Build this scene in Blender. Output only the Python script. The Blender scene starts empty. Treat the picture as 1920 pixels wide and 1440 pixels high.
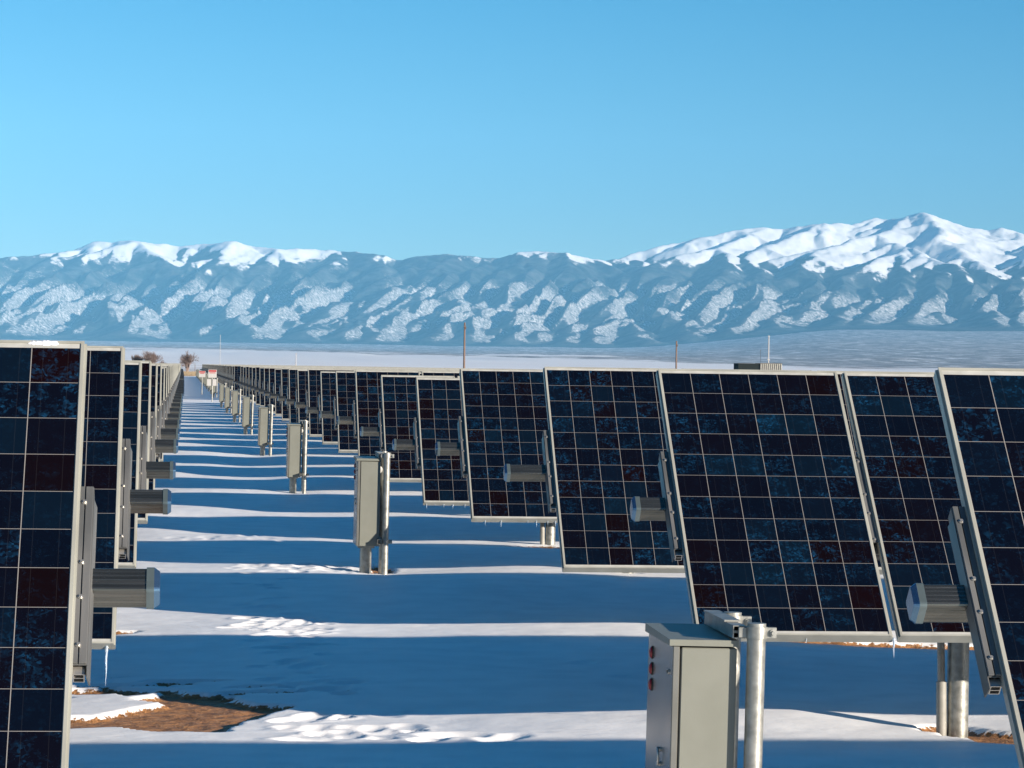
import bpy, math, random
import numpy as np
from mathutils import Vector, Matrix

# ------------------------------------------------------------------ camera, world, sun, exposure
scn = bpy.context.scene
COL = scn.collection
ZC = 1.918
F_PX, YAW, PITCH, ROLL = 5887.0, 0.1023, 0.0051, 0.0143
cam_d = bpy.data.cameras.new("camera")
cam_d.sensor_width = 36.0
cam_d.lens = F_PX / 1920.0 * 36.0
cam_d.clip_start = 0.1
cam_d.clip_end = 200000.0
cam = bpy.data.objects.new("camera", cam_d)
COL.objects.link(cam)
fw = Vector((math.sin(YAW), math.cos(YAW), 0)); rt = Vector((math.cos(YAW), -math.sin(YAW), 0)); up = Vector((0, 0, 1))
f2 = fw * math.cos(PITCH) - up * math.sin(PITCH); u2 = up * math.cos(PITCH) + fw * math.sin(PITCH)
r2 = rt * math.cos(ROLL) + u2 * math.sin(ROLL); u3 = u2 * math.cos(ROLL) - rt * math.sin(ROLL)
cm = Matrix((r2, u3, -f2)).transposed().to_4x4()
cm.translation = (0, 0, ZC)
cam.matrix_world = cm
scn.camera = cam

TO_SUN = Vector((1.15, -1.0, 0.37)).normalized()
SUN_EL = math.asin(TO_SUN.z)
SUN_AZ = math.atan2(TO_SUN.x, TO_SUN.y)
scn.view_settings.view_transform = 'Standard'
scn.view_settings.look = 'None'
scn.view_settings.gamma = 1.0
scn.view_settings.exposure = 1.27
world = bpy.data.worlds.new("World"); scn.world = world
world.use_nodes = True
wn, wl = world.node_tree.nodes, world.node_tree.links
wn.clear()
sky = wn.new("ShaderNodeTexSky"); sky.sky_type = 'NISHITA'; sky.sun_disc = False
sky.sun_elevation = SUN_EL; sky.sun_rotation = SUN_AZ
sky.altitude = 2300; sky.air_density = 1.0; sky.dust_density = 0.2; sky.ozone_density = 3.0
hs = wn.new("ShaderNodeHueSaturation"); hs.inputs['Saturation'].default_value = 1.48; hs.inputs['Hue'].default_value = 0.497
bg = wn.new("ShaderNodeBackground"); bg.inputs['Strength'].default_value = 0.047
wo = wn.new("ShaderNodeOutputWorld")
wl.new(sky.outputs[0], hs.inputs['Color']); wl.new(hs.outputs[0], bg.inputs[0]); wl.new(bg.outputs[0], wo.inputs[0])
sun_d = bpy.data.lights.new("sun", 'SUN'); sun_d.energy = 5.0; sun_d.angle = math.radians(0.5); sun_d.color = (1.0, 0.885, 0.76)
sun = bpy.data.objects.new("sun", sun_d); COL.objects.link(sun)
sun.rotation_euler = TO_SUN.to_track_quat('Z', 'Y').to_euler()
sun.location = (20, -20, 30)
scn.cycles.max_bounces = 6; scn.cycles.diffuse_bounces = 3; scn.cycles.glossy_bounces = 3
scn.cycles.volume_bounces = 0; scn.cycles.use_denoising = True

# ------------------------------------------------------------------ helpers
rng = random.Random(7)
def smooth(a, b, x):
    t = np.clip((x - a) / (b - a), 0, 1); return t * t * (3 - 2 * t)
_tab = np.random.RandomState(3).rand(65536)
def _h(i, j, s):
    return _tab[(i.astype(np.int64) * 73856093 ^ j.astype(np.int64) * 19349663 ^ (s * 83492791)) & 65535]
def vnoise(x, y, s=0):
    i, j = np.floor(x), np.floor(y); u, v = x - i, y - j
    u = u * u * u * (u * (6 * u - 15) + 10); v = v * v * v * (v * (6 * v - 15) + 10)
    a, b, c, d = _h(i, j, s), _h(i + 1, j, s), _h(i, j + 1, s), _h(i + 1, j + 1, s)
    return (a * (1 - u) + b * u) * (1 - v) + (c * (1 - u) + d * u) * v
def fbm(x, y, o=4, s=0, g=0.5):
    t, a, n = 0, 1.0, 0
    for k in range(o):
        t = t + a * vnoise(x * 2 ** k + 17.3 * k, y * 2 ** k - 9.1 * k, s + k); n += a; a *= g
    return t / n

def mat(name, rgb=(0.5, 0.5, 0.5), rough=0.5, metal=0.0, spec=0.5):
    m = bpy.data.materials.new(name); m.use_nodes = True
    b = m.node_tree.nodes['Principled BSDF']
    b.inputs['Base Color'].default_value = (*rgb, 1); b.inputs['Roughness'].default_value = rough
    b.inputs['Metallic'].default_value = metal; b.inputs['Specular IOR Level'].default_value = spec
    return m
def N(m, t, **kw):
    n = m.node_tree.nodes.new(t)
    for k, v in kw.items():
        if k in n.inputs.keys(): n.inputs[k].default_value = v
        else: setattr(n, k, v)
    return n
def L(m, a, b): m.node_tree.links.new(a, b)
def vary(m, c1, c2, scale, detail=4, bump=0.0, stretch=(1, 1, 1), bscale=None, lo=0.35, hi=0.65, rough=None):
    """procedural mottling between two colours of the same surface, with a little bump"""
    b = m.node_tree.nodes['Principled BSDF']
    tc = N(m, 'ShaderNodeTexCoord'); mp = N(m, 'ShaderNodeMapping'); mp.inputs['Scale'].default_value = stretch
    no = N(m, 'ShaderNodeTexNoise', Scale=scale, Detail=detail); rp = N(m, 'ShaderNodeValToRGB')
    rp.color_ramp.elements[0].color = (*c1, 1); rp.color_ramp.elements[1].color = (*c2, 1)
    rp.color_ramp.elements[0].position = lo; rp.color_ramp.elements[1].position = hi
    L(m, tc.outputs['Object'], mp.inputs['Vector']); L(m, mp.outputs[0], no.inputs['Vector'])
    L(m, no.outputs['Fac'], rp.inputs['Fac']); L(m, rp.outputs[0], b.inputs['Base Color'])
    if rough:
        mr = N(m, 'ShaderNodeMapRange'); mr.inputs['To Min'].default_value = rough[0]; mr.inputs['To Max'].default_value = rough[1]
        L(m, no.outputs['Fac'], mr.inputs['Value']); L(m, mr.outputs[0], b.inputs['Roughness'])
    if bump:
        n2 = N(m, 'ShaderNodeTexNoise', Scale=bscale or scale * 4, Detail=3); bu = N(m, 'ShaderNodeBump', Strength=bump, Distance=0.01)
        L(m, mp.outputs[0], n2.inputs['Vector']); L(m, n2.outputs['Fac'], bu.inputs['Height']); L(m, bu.outputs[0], b.inputs['Normal'])
    return m

class MB:
    """collects faces, then links them as ONE mesh object"""
    def __init__(s): s.v, s.f, s.mi, s.uv, s.sm = [], [], [], [], []
    def add(s, vs, fs, M=None, mi=0, uvs=None, smooth=False):
        o = len(s.v)
        for p in vs:
            p = Vector(p); s.v.append(tuple(M @ p if M is not None else p))
        for k, f in enumerate(fs):
            s.f.append([o + i for i in f]); s.mi.append(mi); s.sm.append(smooth)
            s.uv.append(uvs[k] if uvs else [(0, 0)] * len(f))
    def box(s, c, d, M=None, mi=0, bev=0.0):
        x, y, z = c; a, b, e = d[0] / 2, d[1] / 2, d[2] / 2
        if bev:
            q = bev
            vs, idx = [], {}
            for sx in (-1, 1):
                for sy in (-1, 1):
                    for sz in (-1, 1):
                        for ax in range(3):
                            p = [x + sx * (a - (q if ax != 0 else 0)), y + sy * (b - (q if ax != 1 else 0)), z + sz * (e - (q if ax != 2 else 0))]
                            idx[(sx, sy, sz, ax)] = len(vs); vs.append(p)
            fs = []
            for ax in range(3):
                o1, o2 = [k for k in range(3) if k != ax]
                for sg in (-1, 1):
                    cyc = [(-1, -1), (1, -1), (1, 1), (-1, 1)]
                    f = []
                    for u, w in cyc:
                        k = [0, 0, 0]; k[ax] = sg; k[o1] = u; k[o2] = w; f.append(idx[(*k, ax)])
                    if (sg == 1) == (ax == 1): f.reverse()
                    fs.append(f)
            for ax in range(3):   # edges parallel to ax
                o1, o2 = [k for k in range(3) if k != ax]
                for u in (-1, 1):
                    for w in (-1, 1):
                        ks = []
                        for sg in (-1, 1):
                            k = [0, 0, 0]; k[ax] = sg; k[o1] = u; k[o2] = w; ks.append(tuple(k))
                        fs.append([idx[(*ks[0], o1)], idx[(*ks[1], o1)], idx[(*ks[1], o2)], idx[(*ks[0], o2)]])
            for sx in (-1, 1):
                for sy in (-1, 1):
                    for sz in (-1, 1): fs.append([idx[(sx, sy, sz, k)] for k in range(3)])
            s.add(vs, fs, M, mi)
            return
        vs = [(x - a, y - b, z - e), (x + a, y - b, z - e), (x + a, y + b, z - e), (x - a, y + b, z - e),
              (x - a, y - b, z + e), (x + a, y - b, z + e), (x + a, y + b, z + e), (x - a, y + b, z + e)]
        s.add(vs, [(0, 3, 2, 1), (4, 5, 6, 7), (0, 1, 5, 4), (1, 2, 6, 5), (2, 3, 7, 6), (3, 0, 4, 7)], M, mi)
    def tube(s, p, q, r0, r1=None, n=16, M=None, mi=0, caps=True, smooth=True):
        r1 = r0 if r1 is None else r1
        p, q = Vector(p), Vector(q); d = (q - p).normalized()
        a = d.orthogonal().normalized(); b = d.cross(a)
        vs, fs = [], []
        for c, r in ((p, r0), (q, r1)):
            for k in range(n):
                t = 2 * math.pi * k / n; vs.append(c + a * (r * math.cos(t)) + b * (r * math.sin(t)))
        for k in range(n): fs.append((k, (k + 1) % n, n + (k + 1) % n, n + k))
        s.add(vs, fs, M, mi, smooth=smooth)
        if caps:
            s.add(vs[:n], [tuple(range(n))[::-1]], M, mi); s.add(vs[n:], [tuple(range(n))], M, mi)
    def prism(s, prof, x0, x1, M=None, mi=0, caps=True):
        """profile in (y,z) swept along x"""
        n = len(prof); vs = [(x0, y, z) for y, z in prof] + [(x1, y, z) for y, z in prof]
        s.add(vs, [(k, (k + 1) % n, n + (k + 1) % n, n + k) for k in range(n)], M, mi)
        if caps:
            s.add(vs[:n], [tuple(range(n))[::-1]], M, mi); s.add(vs[n:], [tuple(range(n))], M, mi)
    def dome(s, c, r, axis, h, M=None, mi=0, n=18, rings=5):
        c = Vector(c); d = Vector(axis).normalized(); a = d.orthogonal().normalized(); b = d.cross(a)
        vs, fs = [], []
        for j in range(rings + 1):
            t = math.pi / 2 * j / rings
            for k in range(n):
                u = 2 * math.pi * k / n
                vs.append(c + (a * math.cos(u) + b * math.sin(u)) * (r * math.cos(t) + 1e-5) + d * (h * math.sin(t)))
        for j in range(rings):
            for k in range(n): fs.append((j * n + k, j * n + (k + 1) % n, (j + 1) * n + (k + 1) % n, (j + 1) * n + k))
        s.add(vs, fs, M, mi, smooth=True)
    def mesh(s, name, mats):
        me = bpy.data.meshes.new(name); me.from_pydata(s.v, [], s.f)
        for m in (mats if isinstance(mats, (list, tuple)) else [mats]): me.materials.append(m)
        uvl = me.uv_layers.new(name="UVMap")
        flat = [c for f in s.uv for p in f for c in p]
        uvl.data.foreach_set('uv', flat)
        me.polygons.foreach_set('material_index', s.mi); me.polygons.foreach_set('use_smooth', s.sm)
        me.update()
        return me
    def build(s, name, mats, parent=None, M=None):
        return link(name, s.mesh(name, mats), parent, M)

def link(name, me, parent=None, M=None):
    o = bpy.data.objects.new(name, me); COL.objects.link(o)
    if parent is not None: o.parent = parent
    if M is not None: o.matrix_local = M
    return o
def tag(o, label=None, cat=None, group=None, kind=None):
    if label: o['label'] = label
    if cat: o['category'] = cat
    if group: o['group'] = group
    if kind: o['kind'] = kind
    return o
def empty(name, loc, rot=(0, 0, 0)):
    o = bpy.data.objects.new(name, None); COL.objects.link(o)
    o.location = loc; o.rotation_euler = rot; o.empty_display_size = 0.3
    return o
T = Matrix.Translation
def RX(a): return Matrix.Rotation(a, 4, 'X')
ORD = "first second third fourth fifth sixth seventh eighth ninth tenth eleventh twelfth thirteenth fourteenth fifteenth sixteenth seventeenth eighteenth nineteenth twentieth".split()

# ------------------------------------------------------------------ materials
def cell_material():
    m = mat('solar_cells', (0.01, 0.02, 0.05), 0.14, 0.0, 0.12); b = m.node_tree.nodes['Principled BSDF']
    uv = N(m, 'ShaderNodeUVMap'); oi = N(m, 'ShaderNodeObjectInfo')
    fl = N(m, 'ShaderNodeVectorMath', operation='FLOOR'); fr = N(m, 'ShaderNodeVectorMath', operation='FRACTION')
    L(m, uv.outputs[0], fl.inputs[0]); L(m, uv.outputs[0], fr.inputs[0])
    cb = N(m, 'ShaderNodeCombineXYZ'); mu = N(m, 'ShaderNodeMath', operation='MULTIPLY'); mu.inputs[1].default_value = 97.0
    L(m, oi.outputs['Random'], mu.inputs[0]); L(m, mu.outputs[0], cb.inputs['Z'])
    ad = N(m, 'ShaderNodeVectorMath', operation='ADD'); L(m, fl.outputs[0], ad.inputs[0]); L(m, cb.outputs[0], ad.inputs[1])
    wnz = N(m, 'ShaderNodeTexWhiteNoise', noise_dimensions='3D'); L(m, ad.outputs[0], wnz.inputs['Vector'])
    rp = N(m, 'ShaderNodeValToRGB'); cr = rp.color_ramp; cr.interpolation = 'LINEAR'
    cr.elements[0].position = 0; cr.elements[0].color = (0.0046, 0.0014, 0.0020, 1)
    cr.elements[1].position = 1; cr.elements[1].color = (0.0019, 0.0068, 0.0149, 1)
    for p, c in ((0.05, (0.0037, 0.0015, 0.0019, 1)), (0.14, (0.0025, 0.0022, 0.0050, 1)), (0.5, (0.0015, 0.0028, 0.0074, 1)), (0.8, (0.0019, 0.0043, 0.0105, 1))):
        e = cr.elements.new(p); e.color = c
    L(m, wnz.outputs['Value'], rp.inputs['Fac'])
    # crystal flakes, offset per cell
    sc = N(m, 'ShaderNodeVectorMath', operation='SCALE'); sc.inputs['Scale'].default_value = 31.7
    L(m, wnz.outputs['Color'], sc.inputs[0])
    a2 = N(m, 'ShaderNodeVectorMath', operation='ADD'); L(m, uv.outputs[0], a2.inputs[0]); L(m, sc.outputs[0], a2.inputs[1])
    dn = N(m, 'ShaderNodeTexNoise', Scale=3.0, Detail=2); L(m, a2.outputs[0], dn.inputs['Vector'])
    ds = N(m, 'ShaderNodeVectorMath', operation='SCALE'); ds.inputs['Scale'].default_value = 0.35; L(m, dn.outputs['Color'], ds.inputs[0])
    a3 = N(m, 'ShaderNodeVectorMath', operation='ADD'); L(m, a2.outputs[0], a3.inputs[0]); L(m, ds.outputs[0], a3.inputs[1])
    vo = N(m, 'ShaderNodeTexVoronoi', Scale=15.0); L(m, a3.outputs[0], vo.inputs['Vector'])
    sx = N(m, 'ShaderNodeSeparateColor'); L(m, vo.outputs['Color'], sx.inputs[0])
    nz = N(m, 'ShaderNodeTexNoise', Scale=2.2, Detail=5, Roughness=0.7); L(m, a2.outputs[0], nz.inputs['Vector'])
    nzr = N(m, 'ShaderNodeMapRange'); nzr.inputs['From Min'].default_value = 0.45; nzr.inputs['From Max'].default_value = 0.75
    L(m, nz.outputs['Fac'], nzr.inputs['Value'])
    pw = N(m, 'ShaderNodeMath', operation='POWER'); pw.inputs[1].default_value = 2.6; L(m, sx.outputs[0], pw.inputs[0])
    fm = N(m, 'ShaderNodeMath', operation='MULTIPLY'); L(m, pw.outputs[0], fm.inputs[0]); L(m, nzr.outputs[0], fm.inputs[1])
    sw = N(m, 'ShaderNodeSeparateColor'); L(m, wnz.outputs['Color'], sw.inputs[0])
    cs = N(m, 'ShaderNodeMapRange'); cs.inputs['From Min'].default_value = 0.25; cs.inputs['To Min'].default_value = 0.15; cs.inputs['To Max'].default_value = 1.55; L(m, sw.outputs[1], cs.inputs['Value'])
    f2_ = N(m, 'ShaderNodeMath', operation='MULTIPLY'); L(m, fm.outputs[0], f2_.inputs[0]); L(m, cs.outputs[0], f2_.inputs[1]); fm = f2_
    mc = N(m, 'ShaderNodeMix', data_type='RGBA'); mc.inputs['B'].default_value = (0.006, 0.045, 0.105, 1)
    L(m, fm.outputs[0], mc.inputs['Factor']); L(m, rp.outputs[0], mc.inputs['A'])
    # gaps between cells and bus bars
    sp = N(m, 'ShaderNodeSeparateXYZ'); L(m, fr.outputs[0], sp.inputs[0])
    def edge(o, w):
        s1 = N(m, 'ShaderNodeMath', operation='SUBTRACT'); s1.inputs[1].default_value = 0.5; L(m, o, s1.inputs[0])
        ab = N(m, 'ShaderNodeMath', operation='ABSOLUTE'); L(m, s1.outputs[0], ab.inputs[0])
        gt = N(m, 'ShaderNodeMath', operation='GREATER_THAN'); gt.inputs[1].default_value = 0.5 - w; L(m, ab.outputs[0], gt.inputs[0])
        return gt.outputs[0], ab.outputs[0]
    e1, ab1 = edge(sp.outputs['X'], 0.0090); e2, _ = edge(sp.outputs['Y'], 0.0068)
    mx = N(m, 'ShaderNodeMath', operation='MAXIMUM'); L(m, e1, mx.inputs[0]); L(m, e2, mx.inputs[1])
    bs = N(m, 'ShaderNodeMath', operation='SUBTRACT'); bs.inputs[1].default_value = 0.26; L(m, ab1, bs.inputs[0])
    ba = N(m, 'ShaderNodeMath', operation='ABSOLUTE'); L(m, bs.outputs[0], ba.inputs[0])
    bl = N(m, 'ShaderNodeMath', operation='LESS_THAN'); bl.inputs[1].default_value = 0.006; L(m, ba.outputs[0], bl.inputs[0])
    bm = N(m, 'ShaderNodeMath', operation='MULTIPLY'); bm.inputs[1].default_value = 0.035; L(m, bl.outputs[0], bm.inputs[0])
    m1 = N(m, 'ShaderNodeMix', data_type='RGBA'); m1.inputs['B'].default_value = (0.16, 0.17, 0.18, 1)
    L(m, bm.outputs[0], m1.inputs['Factor']); L(m, mc.outputs['Result'], m1.inputs['A'])
    m2 = N(m, 'ShaderNodeMix', data_type='RGBA'); m2.inputs['B'].default_value = (0.20, 0.19, 0.18, 1)
    L(m, mx.outputs[0], m2.inputs['Factor']); L(m, m1.outputs['Result'], m2.inputs['A'])
    L(m, m2.outputs['Result'], b.inputs['Base Color'])
    r2_ = N(m, 'ShaderNodeMapRange'); r2_.inputs['To Min'].default_value = 0.1; r2_.inputs['To Max'].default_value = 0.3
    L(m, nz.outputs['Fac'], r2_.inputs['Value']); L(m, r2_.outputs[0], b.inputs['Roughness'])
    return m
M_CELL = cell_material()
M_SHEET = vary(mat('backsheet_white', (0.360, 0.360, 0.344), 0.5), (0.304, 0.304, 0.280), (0.384, 0.384, 0.360), 14)
M_FRAME = vary(mat('anodised_frame', (0.264, 0.264, 0.232), 0.42, 0.15), (0.27, 0.27, 0.235), (0.36, 0.36, 0.315), 6, 5, 0.05, (1, 0.3, 1))
M_GALV = vary(mat('galvanised_steel', (0.320, 0.320, 0.304), 0.4, 0.65), (0.208, 0.208, 0.188), (0.336, 0.336, 0.308), 22, 4, 0.08, (1, 1, 1), 60, rough=(0.3, 0.55))
M_TUBE = vary(mat('torque_tube_steel', (0.240, 0.240, 0.224), 0.3, 0.9), (0.120, 0.122, 0.108), (0.216, 0.206, 0.176), 7, 6, 0.10, (0.25, 6, 6), 30, rough=(0.18, 0.34))
M_ALU = vary(mat('mill_aluminium', (0.160, 0.160, 0.160), 0.38, 0.25), (0.092, 0.096, 0.096), (0.160, 0.160, 0.156), 9, 5, 0.06, (1, 0.25, 1), 40, rough=(0.25, 0.5))
M_LIP = vary(mat('cap_lip', (0.3, 0.3, 0.3), 0.3, 0.5), (0.09, 0.12, 0.125), (0.14, 0.18, 0.185), 8)
M_CAP = vary(mat('cast_cap_sky_tint', (0.3, 0.35, 0.4), 0.25, 0.9), (0.10, 0.20, 0.32), (0.15, 0.27, 0.40), 8)  # blue sky light on the pale metal plate, put into its base colour
M_PAINT = vary(mat('cabinet_paint', (0.136, 0.136, 0.112), 0.45), (0.146, 0.151, 0.125), (0.160, 0.165, 0.138), 9, 4, 0.03, bscale=180)
M_DOOR = vary(mat('cabinet_door_paint', (0.160, 0.160, 0.144), 0.22, 0.35), (0.152, 0.152, 0.136), (0.184, 0.184, 0.168), 5, 4, 0.02, bscale=60, rough=(0.2, 0.3))
M_DARK = mat('dark_seal', (0.02, 0.018, 0.012), 0.7)
M_RED = mat('red_lens', (0.25, 0.008, 0.01), 0.2)
M_BOLT = mat('zinc_bolt', (0.520, 0.496, 0.448), 0.3, 0.8)
M_WHITE = mat('white_plastic', (0.336, 0.328, 0.304), 0.4)
M_PVC = vary(mat('grey_conduit', (0.240, 0.240, 0.216), 0.5), (0.200, 0.200, 0.176), (0.264, 0.256, 0.232), 18)
M_ICE = mat('clear_ice', (0.75, 0.85, 0.95), 0.12); M_ICE.node_tree.nodes['Principled BSDF'].inputs['Transmission Weight'].default_value = 0.55
M_ICE.node_tree.nodes['Principled BSDF'].inputs['IOR'].default_value = 1.31
M_WOOD = vary(mat('weathered_pole_wood', (0.160, 0.096, 0.064), 0.85), (0.1, 0.066, 0.05), (0.18, 0.12, 0.095), 3, 5, 0.2, (8, 8, 0.6))
M_BARK = vary(mat('bare_twigs', (0.096, 0.064, 0.048), 0.9), (0.15, 0.11, 0.095), (0.27, 0.2, 0.17), 1.2)
M_GRASS = vary(mat('dry_grass', (0.240, 0.160, 0.080), 0.9), (0.2, 0.15, 0.09), (0.34, 0.26, 0.16), 0.8)
M_SIGNRED = mat('sign_red', (0.30, 0.02, 0.02), 0.5)
M_SIGNWHITE = mat('sign_white', (0.360, 0.352, 0.336), 0.5)
M_STONE = vary(mat('stone', (0.240, 0.160, 0.096), 0.9), (0.160, 0.096, 0.048), (0.336, 0.216, 0.120), 30)

# ------------------------------------------------------------------ ground
BASE_Y = [0, 16, 22.5, 28.7, 33, 35.5, 47, 66, 85, 120, 450]
BASE_Z = [0.04, 0.05, 0.015, 0.045, -0.03, -0.05, 0.0, -0.01, 0.04, 0.0, 0.0]
ROW_S = 6.256; ROW_Y1 = 16.194
def row_y(i): return ROW_Y1 + (i - 1) * ROW_S
def aisle_shift(y): return -0.9 * (max(y - 12, 0) / 450.0) ** 1.35
BOX_ROWS = list(range(0, 70, 3))
def box_x(i): return 1.61 - 0.0016 * (row_y(i) - 16)
# bare-earth patches (world x, y), as seen round the posts and where snow has melted through
PATCH = [
 [(-1.4,18.6),(-0.78,18.5),(-0.46,18.42),(-0.15,18.2),(0.16,17.9),(0.54,17.3),(0.38,16.85),(0.15,16.22),(-0.13,16.33),(-0.35,16.56),(-0.68,16.36),(-1.3,16.3)],
 [(3.97,16.62),(3.93,16.2),(3.96,15.9),(4.03,15.58),(4.21,15.41),(4.5,15.5),(4.4,15.85),(4.28,16.2),(4.18,16.35)],
 [(3.7,22.28),(4.35,22.48),(5.84,22.40),(6.9,22.45),(6.9,21.85),(5.87,21.9),(4.98,21.98),(4.27,22.12)],
 [(3.85,28.95),(4.25,29.0),(4.28,29.3),(4.08,29.42),(3.9,29.3)],
 [(1.70,28.75),(1.92,28.8),(1.95,29.35),(1.74,29.65)],
 [(3.38,34.42),(4.05,34.75),(4.35,34.6),(4.3,34.1),(3.9,34.05)],
 [(-1.2,22.0),(-0.45,22.1),(-0.35,22.5),(-1.2,22.8)],
]
FINGER = [(-1.2,18.18),(-0.75,18.16),(-0.4,18.12),(-0.32,18.0),(-0.15,18.1),(-0.16,17.95),(-0.3,17.85),(-0.13,17.57),(-0.28,17.4),(-0.45,17.08),(-0.71,17.12),(-1.2,17.1)]
def sdf(poly, x, y):
    """signed distance to polygon, negative inside"""
    d = np.full(x.shape, 1e9); ins = np.zeros(x.shape, bool); n = len(poly)
    for k in range(n):
        x0, y0 = poly[k]; x1, y1 = poly[(k + 1) % n]
        ex, ey = x1 - x0, y1 - y0; t = np.clip(((x - x0) * ex + (y - y0) * ey) / (ex * ex + ey * ey), 0, 1)
        d = np.minimum(d, np.hypot(x - x0 - t * ex, y - y0 - t * ey))
        c = (y0 > y) != (y1 > y)
        if ey != 0: ins ^= c & (x < x0 + (y - y0) * ex / ey)
    return np.where(ins, -d, d)
rs = np.random.RandomState(11)
PRINTS = []
def trail(pts, n, w, r=(0.045, 0.10), dep=(0.008, 0.030)):
    for k in range(n):
        t = rs.rand() * (len(pts) - 1); i = int(t); u = t - i
        PRINTS.append((pts[i][0] + (pts[i + 1][0] - pts[i][0]) * u + rs.randn() * w[0], pts[i][1] + (pts[i + 1][1] - pts[i][1]) * u + rs.randn() * w[1],
                       rs.uniform(*r), rs.uniform(*dep), rs.rand() * 6.28, rs.uniform(1.0, 1.8)))
trail([(0.30, 22.9), (0.62, 22.7), (1.0, 22.6)], 34, (0.05, 0.35))
trail([(0.45, 16.5), (0.9, 16.3), (1.5, 16.2)], 40, (0.08, 0.30))
trail([(0.4, 28.9), (0.9, 28.9), (1.5, 28.9)], 44, (0.08, 0.30))
trail([(0.9, 17), (0.75, 19), (0.7, 21), (0.7, 23), (0.75, 26), (0.9, 29)], 60, (0.16, 0.6))
trail([(0.0, 35.0), (0.4, 35.2), (0.9, 35.3)], 16, (0.1, 0.4))
trail([(1.2, 28.9), (1.9, 28.8)], 8, (0.1, 0.2))
trail([(2.0, 20.5), (3.4, 18.8)], 7, (0.3, 0.6), (0.05, 0.1), (0.01, 0.02))
def ground_near(x, y, full=True):
    z = np.interp(y, BASE_Y, BASE_Z)
    near = 1 - smooth(60, 200, np.abs(y))
    z = z + near * 0.11 * (fbm(x * 0.28 + 3.1, y * 0.16, 3, 5) - 0.5)
    z = z + near * 0.05 * (vnoise(x * 0.9, y * 0.55, 9) - 0.5)
    for i in BOX_ROWS[:8]:
        yb = row_y(i); r = np.hypot(x - box_x(i) - 0.08, (y - yb) * 0.8)
        z = z - 0.045 * np.exp(-(r / 0.5) ** 2)
    z = z + 0.05 * np.exp(-(((x - 3.0) / 0.8) ** 2 + ((y - 16.9) / 0.8) ** 2)) - 0.03 * np.exp(-(((x - 4.03) / 0.4) ** 2 + ((y - 16.4) / 0.5) ** 2))
    z = z - 0.06 * np.exp(-(((x - 5.2) / 1.6) ** 2 + ((y - 22.2) / 1.2) ** 2))
    e = np.zeros_like(z)
    if full:
        wob = 0.15 * (fbm(x * 3, y * 3, 4, 21) - 0.5) * 2
        d = np.full(z.shape, 9.0)
        for p in PATCH: d = np.minimum(d, sdf(p, x, y) + wob)
        f = sdf(FINGER, x, y) + wob * 0.5
        d = np.maximum(d, -f)
        for i in range(1, 8):   # small melt rings at the posts
            for xp in (4.045, 8.14):
                d = np.minimum(d, np.hypot(x - xp, y - row_y(i)) - 0.11 + wob)
        e = 0.5 - d * 12
        # patchy half-melted zone in the shade next to the big patch
        m = smooth(0.6, 0.0, sdf([(-1.2, 18.4), (0.2, 18.0), (0.6, 18.1), (0.4, 18.8), (-1.2, 19.1)], x, y))
        sp = fbm(x * 2.2, y * 5.5, 4, 33)
        e = np.maximum(e, m * (sp - 0.55) * 9 * 1.1)
        e = np.clip(e, 0, 1)
        z = z - 0.035 * smooth(0.2, 0.8, e) + smooth(0.3, 1, e) * 0.008 * (vnoise(x * 22, y * 22, 40) - 0.5)
        crust = (1 - smooth(0, 0.5, e))
        z = z + near * crust * 0.006 * (fbm(x * 5, y * 4, 3, 50) - 0.5)
        hole = np.zeros_like(z); rim = np.zeros_like(z)
        for (px, py, r, dp, a, el) in PRINTS:
            m2 = (np.abs(x - px) < 0.5) & (np.abs(y - py) < 0.6)
            if not m2.any(): continue
            xx, yy = x[m2] - px, y[m2] - py
            u = xx * math.cos(a) + yy * math.sin(a); v = (-xx * math.sin(a) + yy * math.cos(a)) / el
            q = np.hypot(u, v) / r
            hole[m2] = np.maximum(hole[m2], dp * np.exp(-q ** 4)); rim[m2] = np.maximum(rim[m2], dp * 0.30 * np.exp(-((q - 1.3) / 0.33) ** 2))
        z = z + crust * (rim - hole)
    return z, e
def plain_z(x, y):
    r = np.hypot(x, y); az = np.degrees(np.arctan2(x, y))
    rise = np.interp(r, [0, 700, 2000, 4000, 6000, 9000, 14000, 20000, 26000], [0, 0, 3.0, 12, 26, 44, 80, 140, 215])
    rise = rise + smooth(7.5, 12.5, az) * np.interp(r, [0, 6000, 10000, 15000, 20000, 26000], [0, 0, 28, 85, 150, 190])
    drop = smooth(7, 13, az) * np.interp(r, [0, 1500, 4000, 6000, 9000, 26000], [0, 0, 2, 6, 5, 0])
    und = (fbm(x / 900, y / 1500, 2, 60) - 0.5) * np.interp(r, [0, 700, 3000, 9000], [0, 0.2, 3, 12])
    und = und + (fbm(x / 110, y / 500, 3, 64) - 0.5) * np.interp(r, [0, 1500, 4500, 9000, 14000], [0, 0, 7, 9, 6])
    return np.where(y > 0, rise - drop + und, 0)
def gz(x, y):
    a, _ = ground_near(np.array([float(x)]), np.array([float(y)]), False); return float(a[0])

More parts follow.
